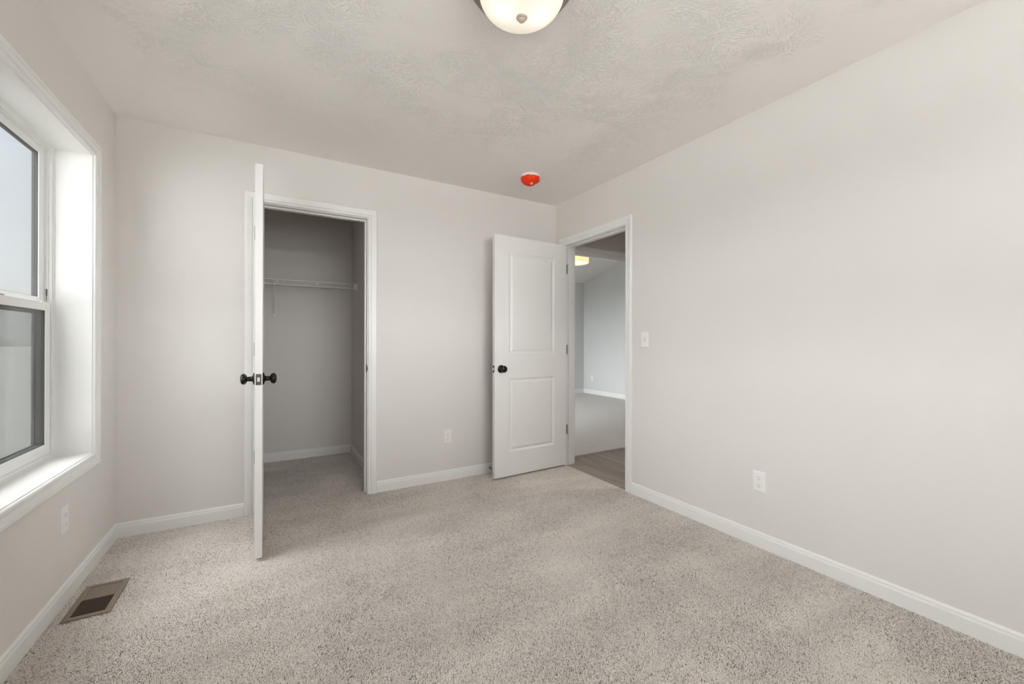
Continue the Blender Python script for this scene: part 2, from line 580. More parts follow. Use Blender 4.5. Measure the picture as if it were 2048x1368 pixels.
def wall(name, axis, c0, c1, a0, a1, z0, z1, holes, material, label):
    """wall slab; axis = the direction it runs along ('x' or 'y'); c0..c1 its thickness; holes (a0,a1,z0,z1)"""
    b = MB()
    xs = sorted({a0, a1, *[h[0] for h in holes], *[h[1] for h in holes]})
    zs = sorted({z0, z1, *[h[2] for h in holes], *[h[3] for h in holes]})
    cells = {}
    for i in range(len(xs) - 1):
        for j in range(len(zs) - 1):
            mx, mz = (xs[i] + xs[i + 1]) / 2, (zs[j] + zs[j + 1]) / 2
            cells[i, j] = not any(h[0] < mx < h[1] and h[2] < mz < h[3] for h in holes)

    def P(a, c, z):
        return (a, c, z) if axis == 'x' else (c, a, z)
    for (i, j), solid in cells.items():
        if not solid:
            continue
        A0, A1, Z0, Z1 = xs[i], xs[i + 1], zs[j], zs[j + 1]
        for c in (c0, c1):
            b.quad(P(A0, c, Z0), P(A1, c, Z0), P(A1, c, Z1), P(A0, c, Z1))
        for (di, dj, q) in ((-1, 0, (A0, A0, Z0, Z1)), (1, 0, (A1, A1, Z0, Z1)), (0, -1, (A0, A1, Z0, Z0)), (0, 1, (A0, A1, Z1, Z1))):
            if not cells.get((i + di, j + dj), False):
                if di:
                    b.quad(P(q[0], c0, Z0), P(q[0], c1, Z0), P(q[0], c1, Z1), P(q[0], c0, Z1))
                else:
                    b.quad(P(A0, c0, q[2]), P(A1, c0, q[2]), P(A1, c1, q[2]), P(A0, c1, q[2]))
    bmesh.ops.remove_doubles(b.bm, verts=b.bm.verts, dist=1e-5)
    return struct(b.build(name, material), label, 'wall')


# casing / trim profiles: (across from the opening, proud of the wall)
CASING = [(0.0, -0.002), (0.0, 0.010), (0.003, 0.0125), (0.014, 0.0125), (0.018, 0.0105), (0.022, 0.0145),
          (0.044, 0.0175), (0.056, 0.018), (0.060, 0.0155), (0.063, 0.011), (0.063, -0.002)]
WCASING = [(0.0, -0.002), (0.0, 0.010), (0.004, 0.013), (0.012, 0.013), (0.015, 0.009), (0.018, 0.009), (0.021, 0.0145),
           (0.038, 0.0175), (0.040, 0.0145), (0.043, 0.0145), (0.046, 0.0185), (0.058, 0.0185), (0.062, 0.015), (0.063, 0.010), (0.063, -0.002)]
BASEB = [(0.000, -0.010), (0.012, -0.010), (0.012, 0.058), (0.0105, 0.064), (0.009, 0.066), (0.009, 0.074), (0.006, 0.081), (0.004, 0.083), (0.000, 0.083)]


def casing3(name, fn, a0, a1, z1, prof, z0=-0.008, material=None, parent=None):
    """three-sided door casing; fn(a, z, d) -> point"""
    b = MB()
    rings = []
    for w, d in prof:
        rings.append([fn(a0 - w, z0, d), fn(a0 - w, z1 + w, d), fn(a1 + w, z1 + w, d), fn(a1 + w, z0, d)])
    b.loops(rings, False)
    for k in (0, -1):
        b.bm.faces.new([b.bm.verts.new(r[k]) for r in rings])
    return b.build(name, material or M['trim'], parent)


def casing4(name, fn, a0, a1, z0, z1, prof, parent=None):
    b = MB()
    rings = []
    for w, d in prof:
        rings.append([fn(a0 - w, z0 - w, d), fn(a0 - w, z1 + w, d), fn(a1 + w, z1 + w, d), fn(a1 + w, z0 - w, d)])
    b.loops(rings, True)
    return b.build(name, M['trim'], parent)


def baseboard(name, fn, a0, a1, label, shift=0.0, m=None):
    """fn(a, d, z) -> point"""
    b = MB()
    b.loops([[fn(a, d, z + shift) for d, z in BASEB] for a in (a0, a1)], True, (True, True))
    return struct(b.build(name, m or M['trim']), label, 'baseboard')


# ------------------------------------------------------------------ shell of the bedroom and closet
XO = XL - 0.17     # outside face of the window wall
wall('wall_left', 'y', XO, XL, YF - WT, CY1 + WT, -0.02, H, [(WY0 - 0.012, WY1 + 0.012, WZ0 - 0.012, WZ1 + 0.012), (NWY0, NWY1, NWZ0, WZ1)], M['wall'],
     'greige painted wall with the window in it')
wall('wall_back', 'x', YB, CY0, XL, XR, -0.02, H, [(CX0 - 0.018, CX1 + 0.018, -0.02, CZ + 0.018)], M['wall'],
     'greige painted wall with the closet doorway in it')
wall('wall_right', 'y', XR, XR + WT, YF - WT, HY + WT, -0.02, H, [(EY0 - 0.018, EY1 + 0.018, -0.02, EZ + 0.018)], M['wall'],
     'long greige painted wall with the doorway to the hall')
wall('wall_front', 'x', YF - 0.17, YF, XL, XR, -0.02, H, [(SWX0, SWX1, SWZ0, SWZ1)], M['wall'],
     'greige painted wall behind the viewer, with an added window for light')
wall('wall_closet_back', 'x', CY1, CY1 + WT, XL, CXR + WT, -0.02, H, [], M['wall'], 'greige back wall of the closet behind the wire shelf')
wall('wall_closet_right', 'y', CXR, CXR + WT, CY0, CY1, -0.02, H, [], M['wall'], 'greige side wall of the closet at the shelf end')

b = MB()
b.box(XO, XR + WT, YF - 0.17, YB + WT, H, H + 0.06)
struct(b.build('ceiling', M['ceiling']), 'bedroom ceiling with stomped crow foot plaster texture', 'ceiling')
b = MB()
b.box(XO, CXR + WT, CY0, CY1 + WT, H, H + 0.06)
struct(b.build('ceiling_closet', M['ceiling_plain']), 'flat painted ceiling inside the closet', 'ceiling')

b = MB()
b.box(XO, XR + 0.005, YF - 0.17, YB, -0.10, -0.007)
b.box(XL, CXR, YB, CY1, -0.10, -0.007)
struct(b.build('floor', M['carpet_base']), 'carpeted bedroom and closet floor under the pile', 'floor')

# ------------------------------------------------------------------ carpet pile: a mat of short bent yarns
VENT = (-0.735, -0.585, 2.345, 2.632)


def pile(name, rects, density, length, width, top, label):
    pts = []
    for x0, x1, y0, y1 in rects:
        n = int(density * (x1 - x0) * (y1 - y0))
        nx = max(1, int(math.sqrt(n * (x1 - x0) / (y1 - y0))))
        ny = max(1, n // nx)
        gx, gy = np.meshgrid((np.arange(nx) + 0.5) / nx, (np.arange(ny) + 0.5) / ny, indexing='ij')
        gx = gx.ravel() + rng.uniform(-0.6, 0.6, nx * ny) / nx
        gy = gy.ravel() + rng.uniform(-0.6, 0.6, nx * ny) / ny
        px, py = x0 + gx * (x1 - x0), y0 + gy * (y1 - y0)
        ok = (px > x0) & (px < x1) & (py > y0) & (py < y1)
        pts.append(np.stack([px[ok], py[ok]], 1))
    P = np.concatenate(pts)
    keep = ~((P[:, 0] > VENT[0] - 0.002) & (P[:, 0] < VENT[1] + 0.002) & (P[:, 1] > VENT[2] - 0.002) & (P[:, 1] < VENT[3] + 0.002))
    P = P[keep]
    n = len(P)

    def field(s, k):
        r = np.random.default_rng(k)
        v = np.zeros(n)
        for _ in range(7):
            a = r.uniform(0, 2 * math.pi)
            q = s * r.uniform(0.5, 1.8)
            v += np.sin(P[:, 0] * q * math.cos(a) + P[:, 1] * q * math.sin(a) + r.uniform(0, 6.28))
        return v / math.sqrt(7 / 2)
    th = 1.1 * field(28, 3) + 0.8 * field(3.0, 4) + rng.normal(0, 0.75, n)
    ln = length * rng.uniform(0.65, 1.35, n)
    bend = rng.normal(0, 0.7, n)
    w = width * rng.uniform(0.7, 1.3, n)
    lift = rng.uniform(0.0, 1.0, n)
    d0 = np.stack([np.cos(th), np.sin(th)], 1)
    d1 = np.stack([np.cos(th + bend), np.sin(th + bend)], 1)
    p1 = P
    p0 = P - d0 * (ln * 0.5)[:, None]
    p2 = P + d1 * (ln * 0.5)[:, None]
    z1 = top * (0.25 + 0.75 * lift)
    z0 = np.full(n, -0.009)
    z2 = z1 * 0.2 - 0.0045
    V = np.zeros((n, 9, 3), np.float32)
    for k, (p, z, dd, ww) in enumerate(((p0, z0, d0, 0.8), (p1, z1, (d0 + d1) / 2, 1.0), (p2, z2, d1, 0.55))):
        nn = np.stack([-dd[:, 1], dd[:, 0]], 1)
        hw = (w * ww * 0.5)[:, None]
        V[:, 3 * k, :2] = p + nn * hw
        V[:, 3 * k, 2] = z - w * 0.55
        V[:, 3 * k + 1, :2] = p
        V[:, 3 * k + 1, 2] = z
        V[:, 3 * k + 2, :2] = p - nn * hw
        V[:, 3 * k + 2, 2] = z - w * 0.55
    base = (np.arange(n, dtype=np.int64) * 9)[:, None, None]
    quads = np.array([[0, 3, 4, 1], [1, 4, 5, 2], [3, 6, 7, 4], [4, 7, 8, 5]], np.int64)[None]
    F = (base + quads).reshape(-1, 4)[:, ::-1]
    me = bpy.data.meshes.new(name)
    me.vertices.add(n * 9)
    me.vertices.foreach_set('co', V.reshape(-1))
    nf = len(F)
    me.loops.add(nf * 4)
    me.loops.foreach_set('vertex_index', np.ascontiguousarray(F.reshape(-1)).astype(np.int32))
    me.polygons.add(nf)
    me.polygons.foreach_set('loop_start', np.arange(0, nf * 4, 4, dtype=np.int32))
    me.polygons.foreach_set('use_smooth', np.ones(nf, dtype=bool))
    sh = np.clip(0.54 + 0.18 * rng.normal(0, 1, n) + 0.05 * field(7, 9), 0, 1)
    dark = rng.random(n) < 0.05
    sh[dark] *= 0.35
    at = me.attributes.new('shade', 'FLOAT', 'POINT')
    at.data.foreach_set('value', np.repeat(sh, 9).astype(np.float32))
    me.update(calc_edges=True)
    o = bpy.data.objects.new(name, me)
    COL.objects.link(o)
    me.materials.append(M['carpet'])
    return tag(o, label, 'carpet', 'stuff')


pile('carpet', [(XL + 0.010, XR - 0.010, YF + 0.01, YB - 0.010), (XL + 0.01, CXR - 0.010, CY0, CY1 - 0.010),
                (CX0 + 0.004, CX1 - 0.004, YB - 0.010, CY0), (XR - 0.010, XR + 0.006, EY0 + 0.004, EY1 - 0.004)],
     50000, 0.0142, 0.0031, 0.0025, 'beige grey cut pile carpet covering the bedroom and closet floor')

# ------------------------------------------------------------------ baseboards
back = lambda a, d, z: (a, YB - d, z)
right = lambda a, d, z: (XR - d, a, z)
left = lambda a, d, z: (XL + d, a, z)
baseboard('baseboard_back', back, XL, CX0 - 0.070, 'white baseboard on the back wall left of the closet door')
baseboard('baseboard_back.001', back, CX1 + 0.070, XR, 'white baseboard on the back wall between closet and bedroom doors')
baseboard('baseboard_right', right, YF, EY0 - 0.069, 'long white baseboard along the right wall')
baseboard('baseboard_left', left, YF, YB, 'white baseboard under the window')
baseboard('baseboard_front', lambda a, d, z: (a, YF + d, z), XL, XR, 'white baseboard behind the viewer')
baseboard('baseboard_closet_back', lambda a, d, z: (a, CY1 - d, z), XL, CXR, 'white baseboard across the back of the closet')
baseboard('baseboard_closet_right', lambda a, d, z: (CXR - d, a, z), CY0, CY1, 'white baseboard along the closet side wall')


# ------------------------------------------------------------------ door frames
def door_frame(name, fn, a0, a1, z1, stop_at, label, floor=-0.008):
    """jamb boards with stops; fn(a, c, z), c = depth 0..WT into the wall"""
    b = MB()

    def bx(A0, A1, C0, C1, Z0, Z1):
        p, q = fn(A0, C0, Z0), fn(A1, C1, Z1)
        b.box(min(p[0], q[0]), max(p[0], q[0]), min(p[1], q[1]), max(p[1], q[1]), Z0, Z1)
    t = 0.017
    bx(a0 - t, a0, -0.0005, WT + 0.0005, floor, z1 + t)
    bx(a1, a1 + t, -0.0005, WT + 0.0005, floor, z1 + t)
    bx(a0, a1, -0.0005, WT + 0.0005, z1, z1 + t)
    s0, s1 = stop_at
    bx(a0, a0 + 0.011, s0, s1, floor, z1)
    bx(a1 - 0.011, a1, s0, s1, floor, z1)
    bx(a0 + 0.011, a1 - 0.011, s0, s1, z1 - 0.011, z1)
    return struct(b.build(name, M['trim']), label, 'door frame')


RV = 0.006
fr1 = door_frame('trim_1', lambda a, c, z: (a, YB + c, z), CX0, CX1, CZ, (0.040, 0.075), 'white wooden frame around the closet doorway')
casing3('casing', lambda a, z, d: (a, YB - d, z), CX0 - RV, CX1 + RV, CZ + RV, CASING, parent=fr1)
casing3('casing', lambda a, z, d: (a, CY0 + d, z), CX0 - RV, CX1 + RV, CZ + RV, CASING, parent=fr1)
fr2 = door_frame('trim_2', lambda a, c, z: (XR + c, a, z), EY0, EY1, EZ, (0.040, 0.075), 'white wooden frame around the doorway to the hall')
casing3('casing', lambda a, z, d: (XR - d, a, z), EY0 - RV, EY1 + RV, EZ + RV, CASING, parent=fr2)
casing3('casing', lambda a, z, d: (XR + WT + d, a, z), EY0 - RV, EY1 + RV, EZ + RV, CASING, parent=fr2)
fr3 = door_frame('trim_3', lambda a, c, z: (a, HY + c, z), FX0, FX1, FZ, (0.035, 0.075), 'white frame of the second doorway across the hall', floor=-0.012)
casing3('casing', lambda a, z, d: (a, HY - d, z), FX0 - RV, FX1 + RV, FZ + RV, CASING, parent=fr3, z0=-0.012)

# strike plates
b = MB()
b.box(CX1 - 0.0018, CX1 + 0.001, YB + 0.001, YB + 0.030, 0.910, 0.966, 0.0006)
b.lathe([(0.0005, 0), (0.018, 0.0), (0.019, 0.003), (0.0005, 0.004)], (CX1 - 0.002, YB + 0.004, 0.938), 'x', 24)
tag(b.build('strike_plate', M['latch'], fr1, True), 'dark metal strike plate')
b = MB()
b.box(XR + 0.001, XR + 0.034, EY0 - 0.001, EY0 + 0.0018, 0.885, 0.945, 0.0006)
tag(b.build('strike_plate', M['latch'], fr2, True), 'dark metal strike plate')


for hz in (1.815, 1.068, 0.327):
    b = MB()
    b.box(XR - 0.001, XR + 0.033, EY1 - 0.0022, EY1 + 0.001, hz - 0.044, hz + 0.044, 0.0006)
    tag(b.build('hinge_plate', M['nickel'], fr2, True), 'grey metal hinge plate')

# ------------------------------------------------------------------ panel doors (local: u along x from the hinge edge, y thickness 0..T, z up)
def panel_leaf(Wd, Hd, T, panels):
    b = MB()
    us = sorted({0, Wd, *[p[0] for p in panels], *[p[1] for p in panels]})
    zs = sorted({0, Hd, *[p[2] for p in panels], *[p[3] for p in panels]})
    for side in (0, 1):
        Y = 0 if side == 0 else T
        sg = 1 if side == 0 else -1      # into the leaf

        def q(u, d, z):
            return (u, Y + sg * d, z)
        for i in range(len(us) - 1):
            for j in range(len(zs) - 1):
                mu, mz = (us[i] + us[i + 1]) / 2, (zs[j] + zs[j + 1]) / 2
                if any(p[0] < mu < p[1] and p[2] < mz < p[3] for p in panels):
                    continue
                b.quad(q(us[i], 0, zs[j]), q(us[i + 1], 0, zs[j]), q(us[i + 1], 0, zs[j + 1]), q(us[i], 0, zs[j + 1]))
        for (u0, u1, z0, z1) in panels:
            rings = []
            for ins, d in ((0, 0), (0.006, 0.0035), (0.012, 0.0075), (0.018, 0.0085), (0.024, 0.0070), (0.036, 0.0025), (0.042, 0.0018)):
                rings.append([q(u0 + ins, d, z0 + ins), q(u1 - ins, d, z0 + ins), q(u1 - ins, d, z1 - ins), q(u0 + ins, d, z1 - ins)])
            b.loops(rings, True, (False, True))
    b.quad((0, 0, 0), (0, T, 0), (0, T, Hd), (0, 0, Hd))
    b.quad((Wd, 0, 0), (Wd, T, 0), (Wd, T, Hd), (Wd, 0, Hd))
    b.quad((0, 0, 0), (Wd, 0, 0), (Wd, T, 0), (0, T, 0))
    b.quad((0, 0, Hd), (Wd, 0, Hd), (Wd, T, Hd), (0, T, Hd))
    bmesh.ops.remove_doubles(b.bm, verts=b.bm.verts, dist=1e-5)
    return b


KNOB = [(0.0005, 0.0), (0.0325, 0.0), (0.0325, 0.003), (0.030, 0.0065), (0.022, 0.0085), (0.0145, 0.012), (0.0125, 0.018), (0.0128, 0.026),
        (0.0115, 0.031), (0.013, 0.034), (0.020, 0.0365), (0.0262, 0.042), (0.0285, 0.048), (0.0275, 0.055), (0.023, 0.0605), (0.0155, 0.0635), (0.0075, 0.0648), (0.0005, 0.065)]


def door(name, pin, ang, Wd, Hd, T, z0, label, knob_z, panels, hinge_z, flip, knuckle=0.004):
    """pin: hinge corner at floor level; ang: direction of the leaf; flip: side of the thickness"""
    root = empty(name, (pin[0], pin[1], 0), ang)
    struct(root, label, 'door')
    leaf = panel_leaf(Wd, Hd, T, panels)
    lf = leaf.build('door_leaf', M['door'], root)
    off = (0.006, -T if flip else 0.0, z0)
    lf.location = off
    y0, y1 = off[1], off[1] + T
    uk = off[0] + Wd - 0.060
    for s, yy in ((-1, y0), (1, y1)):
        b = MB()
        b.lathe([(r, s * h) for r, h in KNOB], (uk, yy, knob_z), 'y', 40)
        b.build('knob', M['bronze'], root, True, 50)
    b = MB()
    ue = off[0] + Wd
    ym = (y0 + y1) / 2
    b.box(ue - 0.001, ue + 0.0014, ym - 0.0125, ym + 0.0125, knob_z - 0.0285, knob_z + 0.0285, 0.0005)
    lp = b.build('latch_plate', M['latch'], root)
    b = MB()
    b.box(ue, ue + 0.011, ym - 0.006, ym + 0.006, knob_z - 0.011, knob_z + 0.011, 0.002)
    tag(b.build('latch_bolt', M['bolt'], lp), 'bright metal latch bolt')
    for hz in hinge_z:
        b = MB()
        ky = y1 + knuckle if flip else y0 - knuckle
        for k in range(5):
            b.tube((0.0, ky, hz - 0.044 + k * 0.0178), (0.0, ky, hz - 0.044 + k * 0.0178 + 0.0168), 0.0062, 12)
        b.tube((0.0, ky, hz - 0.048), (0.0, ky, hz + 0.050), 0.0042, 10)
        b.box(0.0, 0.0065, min(ky, ym), max(ky, ym), hz - 0.044, hz + 0.044)
        b.build('hinge', M['latch'] if knuckle > 0.01 else M['nickel'], root, True)  # closet hinges take the darker metal in place of their shadow
    return root


PW = 0.7605
ent_panels = [(0.140, PW - 0.138, 0.200, 0.815), (0.140, PW - 0.138, 1.020, 1.875)]
ENT_ANG = math.radians(180 + 2.7)
door('door_2', (XR - 0.008, EY1 - 0.004), ENT_ANG, PW, 2.008, 0.035, 0.016, 'white two panel door standing open beside the hall doorway', 0.914,
     ent_panels, (1.815, 1.068, 0.327), False)
CW = 0.698
cl_panels = [(0.125, CW - 0.125, 0.200, 0.830), (0.125, CW - 0.125, 1.035, 1.905)]
door('door_1', (-0.0800, YB - 0.010), math.radians(-90 + 0.3), CW, 2.034, 0.035, 0.019, 'white closet door standing open, seen edge on, with black knobs', 0.939,
     cl_panels, (1.85, 1.085, 0.376), False, 0.014)

# ------------------------------------------------------------------ window_1: white single-hung window in the left wall
win = empty('window_1', (XL, (WY0 + WY1) / 2, WZ0))
struct(win, 'white single hung window in the left wall, lower sash with insect screen', 'window')


def wpart(b, name, m, smooth=False, parent=None):
    o = b.build(name, m, None, smooth)
    o.parent = parent or win
    if parent is None:
        o.matrix_parent_inverse = Matrix.Translation(-win.location)
    return o


cs = casing4('casing', lambda a, z, d: (XL + d, a, z), WY0 - 0.004, WY1 + 0.004, WZ0 - 0.004, WZ1 + 0.004, WCASING)
cs.parent = win
cs.matrix_parent_inverse = Matrix.Translation(-win.location)
XF = XL - 0.136        # room face of the window frame


def ring(b, x0, x1, y0, y1, z0, z1, t, tz0=None, tz1=None, bev=0.0):
    tz0 = t if tz0 is None else tz0
    tz1 = t if tz1 is None else tz1
    b.box(x0, x1, y0, y0 + t, z0, z1, bev)
    b.box(x0, x1, y1 - t, y1, z0, z1, bev)
    b.box(x0, x1, y0 + t, y1 - t, z0, z0 + tz0, bev)
    b.box(x0, x1, y0 + t, y1 - t, z1 - tz1, z1, bev)


b = MB()
ring(b, XF - 0.002, XL + 0.0005, WY0 - 0.0115, WY1 + 0.0115, WZ0 - 0.0115, WZ1 + 0.0115, 0.0115)
wpart(b, 'jamb_extension', M['trim'])
b = MB()
ring(b, XF - 0.046, XF, WY0, WY1, WZ0, WZ1, 0.020, 0.026, 0.018)
ring(b, XF - 0.046, XF - 0.010, WY0 + 0.020, WY1 - 0.020, WZ0 + 0.026, WZ1 - 0.018, 0.008, 0.006, 0.006)
ring(b, XF - 0.030, XF + 0.004, WY0, WY1, WZ0, WZ1, 0.008)
wpart(b, 'window_frame', M['vinyl'])
b = MB()
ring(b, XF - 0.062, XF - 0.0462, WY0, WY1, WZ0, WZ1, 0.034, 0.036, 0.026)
tag(wpart(b, 'exterior_frame', M['shade_reveal']), 'outer edge of the window frame, shade in its dark colour')
lo = MB()
ring(lo, XF - 0.030, XF + 0.002, WY0 + 0.040, WY1 - 0.040, WZ0 + 0.028, 1.316, 0.044, 0.048, 0.038, 0.0015)
lower = wpart(lo, 'lower_sash', M['vinyl'])
b = MB()
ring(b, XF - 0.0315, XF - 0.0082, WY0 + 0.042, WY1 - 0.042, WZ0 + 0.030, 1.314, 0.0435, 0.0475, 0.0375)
tag(wpart(b, 'glazing_stop', M['shade_reveal'], parent=lower), 'outer glazing stop with shade in its dark colour')
b = MB()
ring(b, XF - 0.0080, XF - 0.0015, WY0 + 0.083, WY1 - 0.083, WZ0 + 0.075, 1.279, 0.0022)
wpart(b, 'gasket', M['gasket'], parent=lower)
b = MB()
b.box(XF - 0.0075, XF - 0.0040, WY0 + 0.080, WY1 - 0.080, WZ0 + 0.072, 1.282)
tag(wpart(b, 'lower_pane', M['glass'], parent=lower), 'clear glass pane')
uo = MB()
ring(uo, XF - 0.042, XF - 0.022, WY0 + 0.026, WY1 - 0.026, 1.285, WZ1 - 0.022, 0.055, 0.056, 0.033, 0.0015)
upper = wpart(uo, 'upper_sash', M['vinyl'])
b = MB()
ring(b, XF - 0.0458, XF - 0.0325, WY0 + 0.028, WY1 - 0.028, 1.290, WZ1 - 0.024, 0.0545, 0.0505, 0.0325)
tag(wpart(b, 'glazing_stop', M['shade_reveal'], parent=upper), 'outer glazing stop with shade in its dark colour')
b = MB()
ring(b, XF - 0.0320, XF - 0.0255, WY0 + 0.080, WY1 - 0.080, 1.340, WZ1 - 0.054, 0.0022)
wpart(b, 'gasket', M['gasket'], parent=upper)
b = MB()
b.box(XF - 0.0315, XF - 0.0280, WY0 + 0.077, WY1 - 0.077, 1.337, WZ1 - 0.052)
tag(wpart(b, 'upper_pane', M['glass'], parent=upper), 'clear glass pane')
b = MB()
YC = (WY0 + WY1) / 2
b.box(XF - 0.026, XF - 0.004, YC - 0.035, YC + 0.035, 1.316, 1.322, 0.001)
b.lathe([(0.0005, 0.0), (0.013, 0.0), (0.013, 0.008), (0.0005, 0.010)], (XF - 0.016, YC, 1.322), 'z', 20)
b.box(XF - 0.026, XF - 0.016, YC - 0.028, YC + 0.006, 1.324, 1.331, 0.001)
tag(wpart(b, 'sash_lock', M['spacer'], True), 'grey sash lock')
for yy in (WY0 + 0.075, WY1 - 0.075):
    b = MB()
    b.box(XF - 0.024, XF - 0.006, yy - 0.022, yy + 0.022, 1.316, 1.319, 0.0008)
    b.box(XF - 0.019, XF - 0.011, yy - 0.012, yy + 0.012, 1.3185, 1.323, 0.0008)
    wpart(b, 'tilt_latch', M['vinyl'])
# vent stop on the frame beside the meeting rail
b = MB()
b.box(XF - 0.016, XF - 0.011, WY1 - 0.0325, WY1 - 0.0275, 1.352, 1.384, 0.0006)
b.tube((XF - 0.0135, WY1 - 0.030, 1.330), (XF - 0.0135, WY1 - 0.030, 1.352), 0.0013, 6)
tag(wpart(b, 'vent_stop', M['spacer']), 'small grey metal vent stop')
b = MB()
ring(b, XF - 0.044, XF - 0.036, WY0 + 0.028, WY1 - 0.028, WZ0 + 0.030, 1.284, 0.054, 0.050, 0.020)
tag(wpart(b, 'screen_frame', M['screen_frame']), 'light grey screen frame')
b = MB()
x = XF - 0.040
b.quad((x, WY0 + 0.080, WZ0 + 0.078), (x, WY1 - 0.080, WZ0 + 0.078), (x, WY1 - 0.080, 1.266), (x, WY0 + 0.080, 1.266))
tag(wpart(b, 'insect_screen', M['screen']), 'grey insect screen')

# unseen windows added behind and beside the viewer for daylight; one in the far room
for nm, fn, a0, a1, z0, z1, lab in (
        ('added_window_front', lambda a, c, z: (a, YF - c, z), SWX0, SWX1, SWZ0, SWZ1, 'unseen white window added behind the viewer for light'),
        ('added_window_left', lambda a, c, z: (XL - c, a, z), NWY0, NWY1, NWZ0, WZ1, 'unseen wide white window added beside the viewer for light'),
        ('window_3', lambda a, c, z: (RXL - c, a, z), FWY0, FWY1, FWZ0, FWZ1, 'wide white window in the side wall of the second room')):
    b = MB()

    def bx(A0, A1, C0, C1, Z0, Z1):
        p, q = fn(A0, C0, Z0), fn(A1, C1, Z1)
        b.box(min(p[0], q[0]), max(p[0], q[0]), min(p[1], q[1]), max(p[1], q[1]), Z0, Z1)
    for (A0, A1, Z0, Z1) in ((a0, a0 + .05, z0, z1), (a1 - .05, a1, z0, z1), (a0 + .05, a1 - .05, z0, z0 + .05), (a0 + .05, a1 - .05, z1 - .05, z1),
                             (a0 + .05, a1 - .05, (z0 + z1) / 2 - .02, (z0 + z1) / 2 + .02)):
        bx(A0, A1, 0.06, 0.13, Z0, Z1)
    w = struct(b.build(nm, M['vinyl']), lab, 'window')
    b = MB()
    bx(a0 + .05, a1 - .05, 0.09, 0.094, z0 + .05, z1 - .05)
    b.build('pane', M['glass'], w)
    if nm == 'added_window_left':
        casing4('casing', lambda a, z, d: (XL + d, a, z), a0, a1, z0, z1, WCASING, w)
    if nm == 'added_window_front':
        casing4('casing', lambda a, z, d: (a, YF + d, z), a0, a1, z0, z1, WCASING, w)

# ------------------------------------------------------------------ hall and far room seen through the doorway
b = MB()
b.box(XR + 0.005, HX1, HY0, HY + 0.012, -0.10, -0.010)
struct(b.build('floor_hall', M['plank']), 'grey brown vinyl plank floor of the hall beyond the doorway', 'floor')
b = MB()
b.box(RXL, RXR, HY + 0.012, RY1, -0.10, 0.004)
struct(b.build('floor_far_room', M['far_carpet']), 'grey carpet on the floor of the second room', 'floor')
wall('wall_hall_end', 'x', HY, RY0, XR + WT, RXR + WT, -0.02, 3.6, [(FX0 - 0.018, FX1 + 0.018, -0.02, FZ + 0.018)], M['wall'],
     'hall end wall with the second doorway')
wall('wall_hall_side', 'y', HX1, HX1 + WT, HY0 - WT, HY, -0.02, H, [], M['wall'], 'hall side wall facing the bedroom doorway')
wall('wall_hall_front', 'x', HY0 - WT, HY0, XR + WT, HX1 + WT, -0.02, H, [], M['wall'], 'hall wall at the near end')
b = MB()
b.box(XR + WT, HX1 + WT, HY0 - WT, HY, H, H + 0.06)
struct(b.build('ceiling_hall', M['ceiling_plain']), 'flat painted ceiling of the hall', 'ceiling')
wall('wall_far_room_right', 'y', RXR, RXR + WT, RY0, RY1 + WT, -0.02, 3.6, [], M['wall_far'], 'cool grey side wall of the second room')
wall('wall_far_room_back', 'x', RY1, RY1 + WT, RXL - WT, RXR, -0.02, 3.6, [], M['wall_far'],
     'cool grey end wall of the second room')
wall('wall_far_room_left', 'y', RXL - WT, RXL, HY + WT, RY1, -0.02, 3.6, [(FWY0, FWY1, FWZ0, FWZ1)], M['wall_far'], 'unseen side wall of the second room')
b = MB()
zc0, zc1 = 2.450 + 0.243 * (RY1 - HY), 2.450
b.loops([[(RXL - WT, HY, zc0), (RXR + WT, HY, zc0), (RXR + WT, HY, zc0 + 0.06), (RXL - WT, HY, zc0 + 0.06)],
         [(RXL - WT, RY1 + WT, zc1), (RXR + WT, RY1 + WT, zc1), (RXR + WT, RY1 + WT, zc1 + 0.06), (RXL - WT, RY1 + WT, zc1 + 0.06)]], True, (True, True))
struct(b.build('ceiling_far_room', M['ceiling_plain']), 'sloping vaulted ceiling of the second room', 'ceiling')
baseboard('baseboard_far_room_right', lambda a, d, z: (RXR - d, a, z), RY0, RY1, 'white baseboard along the side wall of the second room', 0.012)
baseboard('baseboard_far_room_back', lambda a, d, z: (a, RY1 - d, z), RXL, RXR, 'white baseboard along the end wall of the second room', 0.012)

# ------------------------------------------------------------------ outdoors
b = MB()
b.box(XO - 0.95, XO, YF - 1.12, 1.60, H + 0.06, H + 0.16)  # overhang added out of view to hold back light from high sky
b.box(XO, XR + WT, YF - 1.12, YF - 0.17, H + 0.06, H + 0.16)
struct(b.build('added_overhang', M['siding']), 'pale unseen overhang added to shade the added windows', 'roof')
b = MB()
b.box(-500, 300, -400, 500, -0.65, -0.60)
struct(b.build('ground', M['ground']), 'bare pale ground outside the window', 'ground')
b = MB()
b.box(-40, 60, -45, YF - 0.30, -0.62, -0.55)  # slab added out of view, throws daylight up to the ceiling
struct(b.build('ground_bounce_slab', M['concrete']), 'unseen pale concrete slab added to bounce daylight indoors', 'ground')
b = MB()
ringa = []
for k in range(90):
    a = math.radians(-80 + k * 1.1)
    hh = 2.6 + 1.0 * math.sin(k * 0.63) + 0.8 * math.sin(k * 1.7) + rng.uniform(-0.4, 0.4)
    x, y = 230 * math.sin(a), 230 * math.cos(a)
    ringa.append([(x, y, -0.6), (x, y, hh), (x * 1.08, y * 1.08, hh * 0.8), (x * 1.12, y * 1.12, -0.6)])
b.loops(ringa, True, (True, True))
struct(b.build('hills', M['hills'], smooth=True), 'low treeline far beyond the window', 'hills')


# ------------------------------------------------------------------ wall outlets and switch
def local(o, b, name, m, **kw):
    return b.build(name, m, o, **kw)


